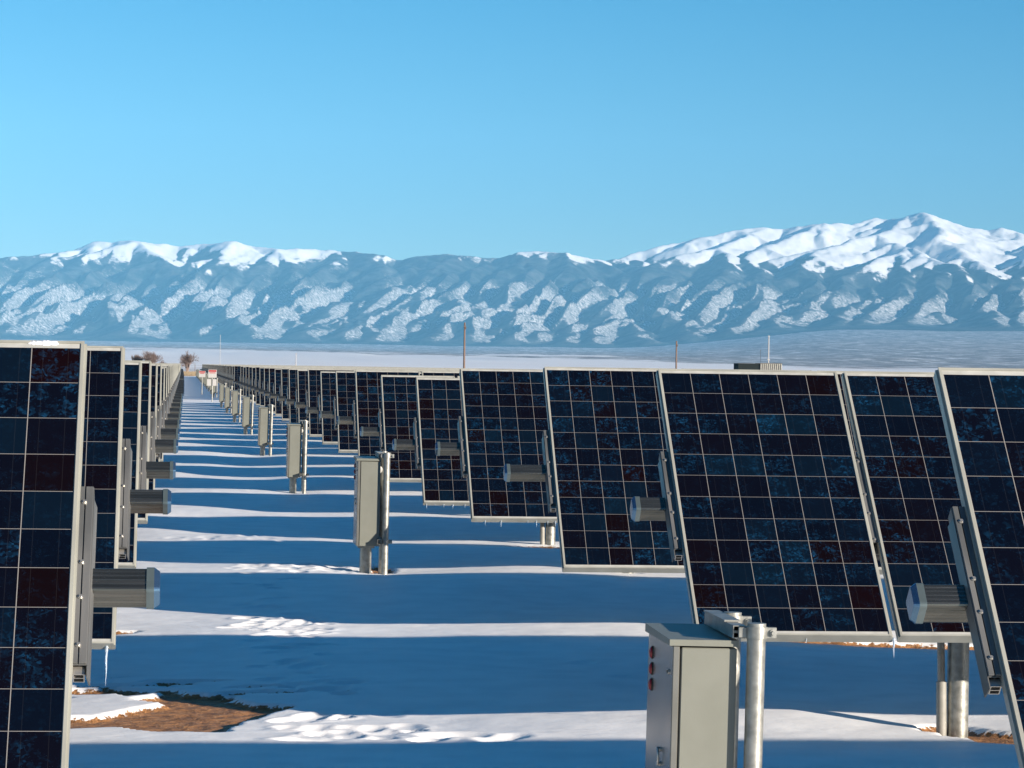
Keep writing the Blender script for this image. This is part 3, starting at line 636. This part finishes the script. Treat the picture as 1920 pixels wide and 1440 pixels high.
def post_geo(mb, x, ztop, zbot, M=None, mi=0):
    mb.tube((x, 0, zbot), (x, 0, ztop - 0.07), 0.057, n=24, M=M, mi=mi)
    mb.box((x, 0, ztop - 0.075), (0.09, 0.17, 0.02), M, mi); mb.box((x, 0, ztop + 0.050), (0.09, 0.11, 0.010), M, mi)
    for s in (-1, 1): mb.tube((x, s * 0.048, ztop - 0.09), (x, s * 0.048, ztop + 0.060), 0.007, n=8, M=M, mi=mi)
def conduit_geo(mb, x, ztop, zbot, M=None, mi=0):
    zm = zbot + (ztop - zbot) * 0.30
    mb.tube((x + 0.018, -0.03, zbot), (x + 0.012, -0.03, zm), 0.027, 0.027, n=14, M=M, mi=mi)
    mb.tube((x + 0.012, -0.03, zm), (x - 0.01, -0.03, ztop - 0.1), 0.020, n=14, M=M, mi=mi)
def icicle_geo(mb, x, y, z, l, r, M=None):
    n = max(4, int(l / 0.012)); px, py = x, y
    for k in range(n):
        r0 = r * (1 - k / n) * (1 + 0.25 * rng.uniform(-1, 1)) + 0.0007; r1 = r * (1 - (k + 1) / n) + 0.0006
        qx, qy = px + rng.uniform(-1, 1) * 0.0012, py + rng.uniform(-1, 1) * 0.0012
        mb.tube((px, py, z - l * k / n), (qx, qy, z - l * (k + 1) / n), r0, r1, n=7, M=M, caps=(k in (0, n - 1)))
        px, py = qx, qy

def one(fn, name, mats, *a, **k):
    mb = MB(); fn(mb, *a, **k); return mb.mesh(name, mats)
I4 = Matrix.Identity(4)
ME_PANEL = one(panel_sheet, 'solar_panel', [M_CELL, M_SHEET], I4)
ME_FRAME = one(panel_frame, 'frame', [M_FRAME], I4)
ME_RAIL = one(rail_geo, 'mounting_rail', [M_ALU, M_BOLT], I4)
ME_RAIL_E = {s: one(rail_geo, 'end_rail', [M_ALU, M_BOLT], I4, s) for s in (-1, 1)}
ME_CAP = {s: one(cap_geo, 'end_cap', [M_LIP, M_CAP], 0, s, I4) for s in (-1, 1)}
_mesh_cache = {}
def row_info(side, i):
    y = row_y(i)
    if side > 0:
        zt = ZC + (ZR[i] if i < len(ZR) else -0.85); tl = TILT_R[i] if i < len(TILT_R) else 43.5 + 1.3 * math.sin(i * 2.3)
        xm = 2.566 - (CW - PW) * -0.5 - 0.0 + (DXM[i] if i < 6 else aisle_shift(y)) - 0.0
        xm = 2.566 - 0.013 + (DXM[i] if i < 6 else aisle_shift(y))
        xt = 2.27 + (DXT[i] if i < 6 else aisle_shift(y))
    else:
        zt = ZC + (ZL[i] if i < len(ZL) else -0.82); tl = TILT_L[i] if i < len(TILT_L) else 45.5 + 1.5 * math.sin(i * 1.7)
        xm = -0.363 + 0.013 + aisle_shift(y) * 1.1; xt = -0.108 + aisle_shift(y) * 1.1
    return y, zt, math.radians(tl), xm, xt
def panel_M(s, k, t, zt): 
    return T((s * (PW / 2 + k * PITCH_X), -math.sin(t) * OFFN, zt + math.cos(t) * OFFN)) @ RX(t)
def make_row(side, i, n, posts, label, group, icicles=()):
    y, zt, t, xm, xt = row_info(side, i); s = side
    g0 = gz(xm + s * 1.5, y)
    root = empty('solar_tracker_row', (xm, y, g0)); tag(root, label, 'solar tracker row', group)
    zl = zt - g0
    for k in range(n):
        p = link('solar_panel', ME_PANEL, root, panel_M(s, k, t, zl))
        link('frame', ME_FRAME, p, I4.copy())
    for k in range(1, n):
        link('mounting_rail', ME_RAIL, root, T((s * (k * PITCH_X - (PITCH_X - PW) / 2), -math.sin(t) * OFFN, zl + math.cos(t) * OFFN)) @ RX(t))
    link('mounting_rail', ME_RAIL_E[-s], root, T((-s * 0.0262, -math.sin(t) * OFFN, zl + math.cos(t) * OFFN)) @ RX(t))
    end = s * (xt - xm)      # negative: distance the tube sticks out
    tb = MB(); tube_geo(tb, s * end, s * (n * PITCH_X + 0.2), T((0, 0, zl)) @ RX(t)); tube = tb.build('torque_tube', [M_TUBE], root)
    c = link('end_cap', ME_CAP[-s], tube, T((s * end, 0, zl)) @ RX(t))
    for px in posts:
        gp = gz(xm + s * px, y) - g0 - 0.12
        mb = MB(); post_geo(mb, 0, zl, gp); mb.build('support_post', [M_GALV], root, T((s * px, 0, 0)))
        mb = MB(); conduit_geo(mb, 0, zl, gp); mb.build('conduit_pipe', [M_PVC], root, T((s * px - 0.105, 0.015, 0)))
    if icicles:
        yb = -math.sin(t) * OFFN - PL / 2 * math.cos(t) + PT * math.sin(t) * 0.6; zb = zl + math.cos(t) * OFFN - PL / 2 * math.sin(t) - PT * math.cos(t) * 0.6
        for (x, l, r) in icicles:
            mb = MB(); icicle_geo(mb, 0, 0, 0.01, l, r); mb.build('icicle', [M_ICE], root, T((s * x, yb, zb)))
    return root
def row_mesh(side, tkey, n):
    key = (side, tkey, n)
    if key in _mesh_cache: return _mesh_cache[key]
    t = math.radians(tkey); s = side; mb = MB(); zt = ZC - (0.85 if s > 0 else 0.82)
    for k in range(n):
        M = panel_M(s, k, t, zt); panel_sheet(mb, M, uoff=k * 7); panel_frame(mb, M, 2)
    rm = T((0, -math.sin(t) * OFFN, zt + math.cos(t) * OFFN)) @ RX(t)
    for k in range(1, n): rail_geo(mb, T((s * (k * PITCH_X - (PITCH_X - PW) / 2), 0, 0)) @ rm, 0, (3, 3, 3))
    rail_geo(mb, T((-s * 0.0262, 0, 0)) @ rm, -s, (3, 3, 3))
    e = -0.30 if s > 0 else -0.27
    tube_geo(mb, s * e, s * (n * PITCH_X + 0.2), T((0, 0, zt)) @ RX(t), 4, False); cap_geo(mb, s * e, -s, T((0, 0, zt)) @ RX(t), 4, 5)
    for k in range(0, n, 4): post_geo(mb, s * (1.5 + k * PITCH_X), zt, -0.1, None, 6)
    me = mb.mesh('solar_tracker_row', [M_CELL, M_SHEET, M_FRAME, M_ALU, M_TUBE, M_CAP, M_GALV]); _mesh_cache[key] = me
    return me
N_ROWS = 70
def row_label(side, i):
    where = 'right' if side > 0 else 'left'
    if i == 0: return ('nearest solar tracker row on the right, its slanting panel edge cut by the photo edge' if side > 0
                       else 'nearest solar tracker row on the left, tall dark panel with snow on its top frame')
    if i < 20: return f'{ORD[i]} solar tracker row from the front on the {where} of the aisle'
    return f'far dark solar tracker row on the {where} of the snowy aisle, seen end on'
for i in range(N_ROWS):
    if i in (23, 24): continue      # service gap across the field
    for s in (1, -1):
        g = 'solar tracker rows right of the aisle' if s > 0 else 'solar tracker rows left of the aisle'
        if i >= 20: g = 'far ' + g
        if i < 12:
            n = (10 if i < 6 else 14) if s > 0 else 6
            xm = row_info(s, i)[3]
            posts = [4.045 - xm + 4.1 * k for k in range(3 if i > 5 else 2)] if s > 0 else [1.4, 5.0]
            ic = ()
            if s > 0 and i == 1: ic = [(0.995, 0.10, 0.007), (0.55, 0.03, 0.003), (2.6, 0.03, 0.003)]
            if s > 0 and i == 3: ic = [(x, l, 0.004) for x, l in ((0.12, 0.05), (0.26, 0.07), (0.50, 0.03), (0.58, 0.065), (0.68, 0.04), (0.75, 0.06), (0.92, 0.03), (1.12, 0.09), (1.20, 0.04))]
            if s > 0 and i == 4: ic = [(x, l, 0.005) for x, l in ((0.03, 0.06), (0.12, 0.03), (0.22, 0.05), (0.32, 0.06), (0.45, 0.05), (0.52, 0.04), (0.66, 0.04))]
            if s > 0 and i == 5: ic = [(0.85, 0.06, 0.004), (0.98, 0.10, 0.004), (0.6, 0.04, 0.004)]
            if s < 0 and i == 1: ic = [(0.035, 0.20, 0.007)]
            r = make_row(s, i, n, posts, row_label(s, i), g, ic)
            if s < 0 and i == 0:      # snow left on the top frame
                mb = MB(); _, zt, t, xm, _ = row_info(s, i)
                st = 44
                for k in range(st):
                    x = -0.085 - 0.10 * k / (st - 1); q = (0.0015 + 0.006 * vnoise(np.array([k * 0.33]), np.array([0.5]), 7)[0] + rng.uniform(0, 0.0016)) * min(1, k / 4, (st - 1 - k) / 7) + 0.0003
                    w = 0.006 + q
                    ring = [(x, -w, -0.001), (x, -w * 0.75, q * 0.7), (x, 0.0, q), (x, w * 0.5, q * 0.6), (x, w * 0.6, -0.002)]
                    mb.v += ring
                    if k:
                        for c in range(4):
                            o = (k - 1) * 5 + c; mb.f.append([o, o + 5, o + 6, o + 1]); mb.mi.append(0); mb.sm.append(True); mb.uv.append([(0, 0)] * 4)
                M = T((-PW / 2 * 0, -math.sin(t) * OFFN, zt - r.location.z + math.cos(t) * OFFN)) @ RX(t) @ T((0, PL / 2 - 0.008, -0.002))
                mb.build('snow_patch', [mat('frame_snow', (0.7, 0.7, 0.72), 0.6)], r, M)
        else:
            y, zt, t, xm, xt = row_info(s, i)
            tk = round(math.degrees(t) / 0.7) * 0.7
            o = link('solar_tracker_row', row_mesh(s, tk, 24 if s > 0 else 10)); o.location = (xm, y, 0.0)
            tag(o, row_label(s, i), 'solar tracker row', g)

# ------------------------------------------------------------------ electrical cabinets in the aisle, beside every third row
def bm_mesh(name, mats, fn):
    mb = MB(); fn(mb); return mb.mesh(name, mats)
BW, BD, B0, B1 = 0.208, 0.53, 0.255, 1.030      # width, depth, bottom and top of the body
def g_body(mb): mb.box((0.014, BD / 2, (B0 + B1) / 2), (BW - 0.028, BD, B1 - B0), bev=0.003)
def g_seal(mb): mb.box((-BW / 2 + 0.025, BD / 2, (B0 + B1) / 2), (0.0059, BD - 0.012, B1 - B0 - 0.012))
def g_door(mb): mb.box((-BW / 2 + 0.011, BD / 2, (B0 + B1) / 2 + 0.002), (0.022, BD + 0.004, B1 - B0 + 0.006), bev=0.003)
def g_lid(mb):
    x0, x1, y0, y1, z0, z1 = -BW / 2 - 0.012, BW / 2 + 0.003, -0.008, BD + 0.008, B1 + 0.006, B1 + 0.034
    mb.add([(x0, y0, z0), (x1, y0, z0), (x1, y1, z0), (x0, y1, z0), (x0, y0, z1 - 0.008), (x1, y0, z1 - 0.008), (x1, y1, z1), (x0, y1, z1)],
           [(0, 3, 2, 1), (4, 5, 6, 7), (0, 1, 5, 4), (1, 2, 6, 5), (2, 3, 7, 6), (3, 0, 4, 7)])
def g_ped(mb): mb.tube((0, 0, -0.12), (0, 0, B0), 0.054, n=24); mb.box((0, 0, B0 - 0.012), (0.15, 0.15, 0.022))
def g_pole(mb): mb.tube((0, 0, -0.12), (0, 0, 1.115), 0.030, n=24)
def g_strut(mb):
    w, l = 0.041, 0.56
    for x, z, a, b in ((-w / 2 + 0.0015, 0, 0.003, w), (w / 2 - 0.0015, 0, 0.003, w)): mb.box((x, l / 2 - 0.06, 0), (a, l, b))
    mb.box((0, l / 2 - 0.06, w / 2 - 0.0015), (w - 0.006, l - 0.001, 0.003)); mb.box((0, l / 2 - 0.06, -w / 2 + 0.0015), (w - 0.006, l - 0.001, 0.003))
    mb.box((0, -0.05, 0), (w - 0.008, 0.006, 0.008)); mb.box((0, l / 2, w / 2 + 0.004), (w + 0.012, l - 0.15, 0.006))
def g_clamp(mb):
    mb.tube((0, 0, -0.019), (0, 0, 0.019), 0.0345, n=24)
    mb.box((0.047, 0, 0), (0.034, 0.012, 0.036), bev=0.002); mb.box((-0.044, 0, 0), (0.03, 0.010, 0.034), bev=0.002)
    mb.tube((0.052, -0.020, 0), (0.052, 0.020, 0), 0.007, n=6, smooth=False); mb.tube((0.052, -0.012, 0), (0.052, -0.009, 0), 0.012, n=14)
def g_hub(mb): mb.tube((-0.012, 0.03, 0), (-0.012, 0.004, 0), 0.036, n=28); mb.dome((-0.012, 0.004, 0), 0.034, (0, -1, 0), 0.006, n=28)
def g_light(mb):
    S = Matrix.Diagonal((1, 1, 1.35, 1))
    mb.tube((0, 0, 0), (-0.004, 0, 0), 0.016, n=18, mi=1, M=S); mb.dome((-0.004, 0, 0), 0.0145, (-1, 0, 0), 0.009, M=S)
def g_handle(mb):
    for k in range(9):
        a0, a1 = math.radians(60 + 240 * k / 9), math.radians(60 + 240 * (k + 1) / 9)
        mb.tube((-0.010, math.cos(a0) * 0.016, math.sin(a0) * 0.026), (-0.010, math.cos(a1) * 0.016, math.sin(a1) * 0.026), 0.0042, n=8)
    for z in (-0.024, 0.024): mb.tube((0, 0.008, z), (-0.012, 0.008, z * 0.98), 0.008, n=12)
def g_key(mb): mb.tube((0, 0, 0), (-0.005, 0, 0), 0.009, n=16); mb.box((-0.006, 0, 0), (0.003, 0.002, 0.010), mi=1)
BOX_ROWS.remove(24)
BX = [('body', [M_PAINT], g_body, (0, 0, 0)), ('lid', [M_PAINT], g_lid, (0, 0, 0)), ('seal', [M_DARK], g_seal, (0, 0, 0)), ('pedestal', [M_GALV], g_ped, (-0.005, 0.16, 0)),
      ('support_pole', [M_GALV], g_pole, (0.160, -0.03, 0)), ('support_pole', [M_GALV], g_pole, (0.160, 0.42, 0)),
      ('strut', [M_GALV], g_strut, (0.106, 0.04, 1.085)), ('lower_strut', [M_GALV], g_strut, (0.106, -0.03, 0.30)), ('clamp', [M_GALV], g_clamp, (0.160, -0.03, 1.085)), ('clamp', [M_GALV], g_clamp, (0.160, 0.42, 1.085)),
      ('clamp', [M_GALV], g_clamp, (0.160, -0.03, 0.30)), ('conduit_hub', [M_WHITE], g_hub, (BW / 2 + 0.002, 0.09, 0.955))]
BXD = [('indicator_light', [M_RED, M_DARK], g_light, (-BW / 2, 0.43, 0.975)), ('indicator_light', [M_RED, M_DARK], g_light, (-BW / 2, 0.43, 0.921)), ('indicator_light', [M_RED, M_DARK], g_light, (-BW / 2, 0.43, 0.868)),
       ('handle', [M_BOLT], g_handle, (-BW / 2, 0.20, 0.655)), ('keyhole', [M_BOLT, M_DARK], g_key, (-BW / 2, 0.07, 0.945))]
def make_cabinet(loc, lean, label):
    r = empty('electrical_cabinet', loc, (0, lean, 0)); tag(r, label, 'electrical cabinet', 'grey cabinets along the aisle')
    for n, m, f, p in BX:
        o = link(n, bm_mesh(n, m, f), r, T(p))
    d = link('door', bm_mesh('door', [M_DOOR], g_door), r)
    for n, m, f, p in BXD: link(n, bm_mesh(n, m, f), d, T(p))
    return r
def copy_tree(o, parent=None):
    c = o.copy(); COL.objects.link(c); c.parent = parent
    for ch in list(o.children): copy_tree(ch, c)
    return c
proto = None
for k, i in enumerate(BOX_ROWS):
    x = (box_x(i) + (0.046 if k == 1 else 0.02)) if i else 1.640; y = row_y(i); z = gz(x, y)
    if i == 0: z = 0.0
    lab = ('large grey electrical cabinet in the foreground with three red lights on its door' if k == 0 else
           'slim grey cabinet on a pedestal beside a bright pole, closest behind the foreground one' if k == 1 else
           f'small grey cabinet on its pedestal, {ORD[k]} from the front along the aisle' if k < 9 else 'tiny far grey cabinet in the aisle behind the red and white signs')
    if proto is None: proto = make_cabinet((x, y, z), math.radians(0.8), lab)
    else:
        c = copy_tree(proto); c.location = (x, y, z); c.rotation_euler = (0, math.radians(0.8 + 0.3 * math.sin(k * 5)), 0); c['label'] = lab
        if k >= 9: c['group'] = 'far grey cabinets along the aisle'

# ------------------------------------------------------------------ warning signs in the aisle
def make_sign(loc, plates, label, h=1.0, sc=1.0):
    r = empty('warning_sign', loc); tag(r, label, 'sign')
    mb = MB(); mb.tube((0, 0, -0.1), (0, 0, h), 0.03 * sc, n=12); mb.build('post', [M_GALV], r)
    w, hh = 0.42 * sc, 0.40 * sc
    mb = MB(); mb.box((0, -0.036, h + hh * 0.5 - 0.06), (w, 0.012, hh), bev=0.002); b = mb.build('board', [M_SIGNWHITE], r)
    mb = MB(); mb.box((0, -0.0445, h + hh * 0.84 - 0.06), (w * 0.90, 0.003, hh * 0.22)); mb.box((0, -0.0445, h + hh * 0.60 - 0.06), (w * 0.7, 0.003, hh * 0.10)); mb.build('red_heading', [M_SIGNRED], b)
    if plates:
        for s in (-1, 1):
            mb = MB(); mb.box((s * 0.135 * sc - 0.03, -0.036, h - 0.30 * sc), (0.20 * sc, 0.012, 0.33 * sc), bev=0.002); mb.build('plate', [M_SIGNWHITE], r)
    return r
make_sign((1.13, 158.0, gz(1.1, 158)), True, 'taller red and white warning sign on a post with two white plates below', 1.28, 1.0)
make_sign((0.75, 192.0, gz(0.7, 192)), False, 'smaller red and white sign behind and left of the double plated one', 1.15, 0.95)

# ------------------------------------------------------------------ bare trees and dry grass at the far end
def bare_tree(loc, h, spread_, label, name='bare_tree', seed=1, stems=3):
    rg = random.Random(seed); root = empty(name, loc); tag(root, label, 'tree', 'bare trees beyond the array')
    trunk, crown = MB(), MB()
    def grow_(p, d, l, r, lev):
        q = p + d * l
        (trunk if lev < 2 else crown).tube(p, q, r, r * 0.72, n=6 if lev < 2 else 3, caps=False)
        if lev >= 6: return
        for k in range(3 if lev < 4 else 4 if lev == 4 else 3):
            a = Vector((rg.gauss(0, 1), rg.gauss(0, 1), rg.gauss(0, 1))).normalized()
            nd = (d + a * rg.uniform(0.45, 0.85) + Vector((0, 0, 0.05)))
            nd.x *= spread_; nd.y *= spread_
            grow_(p + d * l * rg.uniform(0.45, 1.0), nd.normalized(), l * rg.uniform(0.66, 0.92), r * 0.6, lev + 1)
    for k in range(stems):
        d = Vector((rg.gauss(0, 0.4), rg.gauss(0, 0.4), 1)).normalized()
        grow_(Vector((rg.gauss(0, 0.12), rg.gauss(0, 0.12), -0.1)), d, h * 0.17, h * 0.022, 0)
    trunk.build('trunk', [M_BARK], root); crown.build('crown', [M_BARK], root)
    return root
bare_tree((-0.45, 600, 0.0), 7.2, 0.80, 'rounded bare tree standing at the far end of the aisle', seed=4, stems=4)
bare_tree((-7.4, 600, 0.0), 7.6, 0.9, 'wide bare tree rising behind the left tracker rows', seed=9, stems=4)
bare_tree((-10.2, 604, 0.0), 6.2, 0.6, 'small slender bare tree left of the wide one behind the left rows', seed=12, stems=3)
bare_tree((-5.2, 602, 0.0), 4.0, 0.75, 'low bare bush between the two taller bare trees', name='bare_bush', seed=21, stems=4)
mb = MB(); rg = random.Random(2)
for k in range(5200):
    x = rg.uniform(-3.0, 4.2); y = rg.uniform(468, 500); h = rg.uniform(0.25, 0.8); dx, dy = rg.gauss(0, 0.12), rg.gauss(0, 0.12); w = 0.03
    mb.add([(x - w, y, 0), (x + w, y, 0), (x + dx, y + dy, h)], [(0, 1, 2)])
tag(mb.build('dry_grass', [M_GRASS]), 'tan dry grass across the far end of the aisle', 'grass', kind='stuff')

# ------------------------------------------------------------------ poles, masts and a low building out on the plain
def wood_pole(loc, h, label, lean=0.0):
    z0 = float(plain_z(np.array([loc[0]]), np.array([loc[1]]))[0])
    r = empty('utility_pole', (loc[0], loc[1], z0), (0, lean, 0)); tag(r, label, 'utility pole')
    mb = MB(); mb.tube((0, 0, -0.5), (0, 0, h), 0.16, 0.11, n=12); mb.build('pole', [M_WOOD], r)
    mb = MB(); mb.box((0, -0.17, h - 0.55), (0.30, 0.10, 0.12)); mb.box((0.14, 0, h - 0.75), (0.10, 0.34, 0.30)); mb.build('bracket', [M_WOOD], r)
wood_pole((36.62, 420), 7.9, 'reddish brown wooden utility pole rising above the right tracker rows')
wood_pole((77.85, 500), 6.6, 'thinner grey brown utility pole between the reddish pole and the low building')
def mast(loc, h, rad, label, n_whip=0):
    z0 = float(plain_z(np.array([loc[0]]), np.array([loc[1]]))[0])
    r = empty('mast', (loc[0], loc[1], z0)); tag(r, label, 'mast')
    mb = MB(); mb.tube((0, 0, -0.5), (0, 0, h), rad, rad * 0.8, n=10); mb.build('pole', [M_SIGNWHITE], r)
    mb = MB(); mb.box((0, 0, h * 0.5), (rad * 4, rad * 3, 0.12)); mb.box((0, 0, h - 0.08), (rad * 3, rad * 3, 0.10)); mb.build('collar', [M_SIGNWHITE], r)
mast((92.9, 500), 7.7, 0.10, 'tall white mast beside the low building on the plain')
mast((91.76, 501), 5.4, 0.05, 'short thin white mast left of the tall white mast')
mast((8.53, 900), 9.6, 0.06, 'faint white mast far out on the plain right of the bare trees')
mast((16.77, 500), 3.7, 0.06, 'short dark stub post on the snowy plain above the right rows')
r = empty('storage_building', (82.4, 452, 0)); tag(r, 'low flat building on the plain, dark left half and ribbed white right half', 'building')
mb = MB(); mb.box((-1.6, 0, 1.52), (3.2, 4, 3.04)); mb.build('dark_wall', [mat('dark_siding', (0.016, 0.02, 0.02), 0.9, 0.0, 0.05)], r)
mb = MB(); mb.box((1.6, 0, 1.55), (3.2, 4, 3.1))
for k in range(11): mb.box((0.10 + k * 0.30, -2.1, 1.54), (0.14, 0.22, 3.0))
mb.build('ribbed_wall', [vary(mat('ribbed_siding', (0.25, 0.24, 0.2), 0.6), (0.26, 0.25, 0.22), (0.34, 0.33, 0.29), 3)], r)
mb = MB(); mb.box((1.6, 0, 3.13), (3.3, 4.2, 0.06)); mb.box((-1.62, 0, 3.06), (3.2, 4.1, 0.04)); mb.build('roof', [mat('roof_metal', (0.05, 0.05, 0.045), 0.6)], r)
# perimeter fence
r = empty('wire_fence', (0, 620, 0)); tag(r, 'thin grey wire fence running across the plain behind the array', 'fence')
mb = MB()
for z in (0.4, 0.8, 1.15, 1.5): mb.box((40, 0, z), (160, 0.02, 0.03))
mb.build('wire', [M_GALV], r)
for k in range(54):
    mb = MB() if k == 0 else mb
    if k == 0:
        mb.tube((0, 0, -0.3), (0, 0, 1.7), 0.05, n=8); me_fp = mb.mesh('fence_post', [M_WOOD])
    link('fence_post', me_fp, r, T((-38 + k * 3, 0, 0)))
# loose stones on the bare earth
for k, (x, y, q, lab) in enumerate(((-0.47, 18.5, 0.022, 'round brown stone at the snow edge by the nearest left panel'), (0.0, 16.28, 0.014, 'small orange stone on the lower rim of the bare earth patch'))):
    mb = MB(); rg = random.Random(k)
    mb.dome((0, 0, 0), q, (0, 0, 1), q * 0.95, n=12, rings=6); mb.dome((0, 0, 0), q, (0, 0, -1), q * 0.5, n=12, rings=4)
    mb.v = [tuple(c * (1 + 0.16 * rg.uniform(-1, 1)) for c in v) for v in mb.v]
    o = mb.build('stone', [M_STONE]); o.location = (x, y, gz(x, y) - 0.03); tag(o, lab, 'stone')
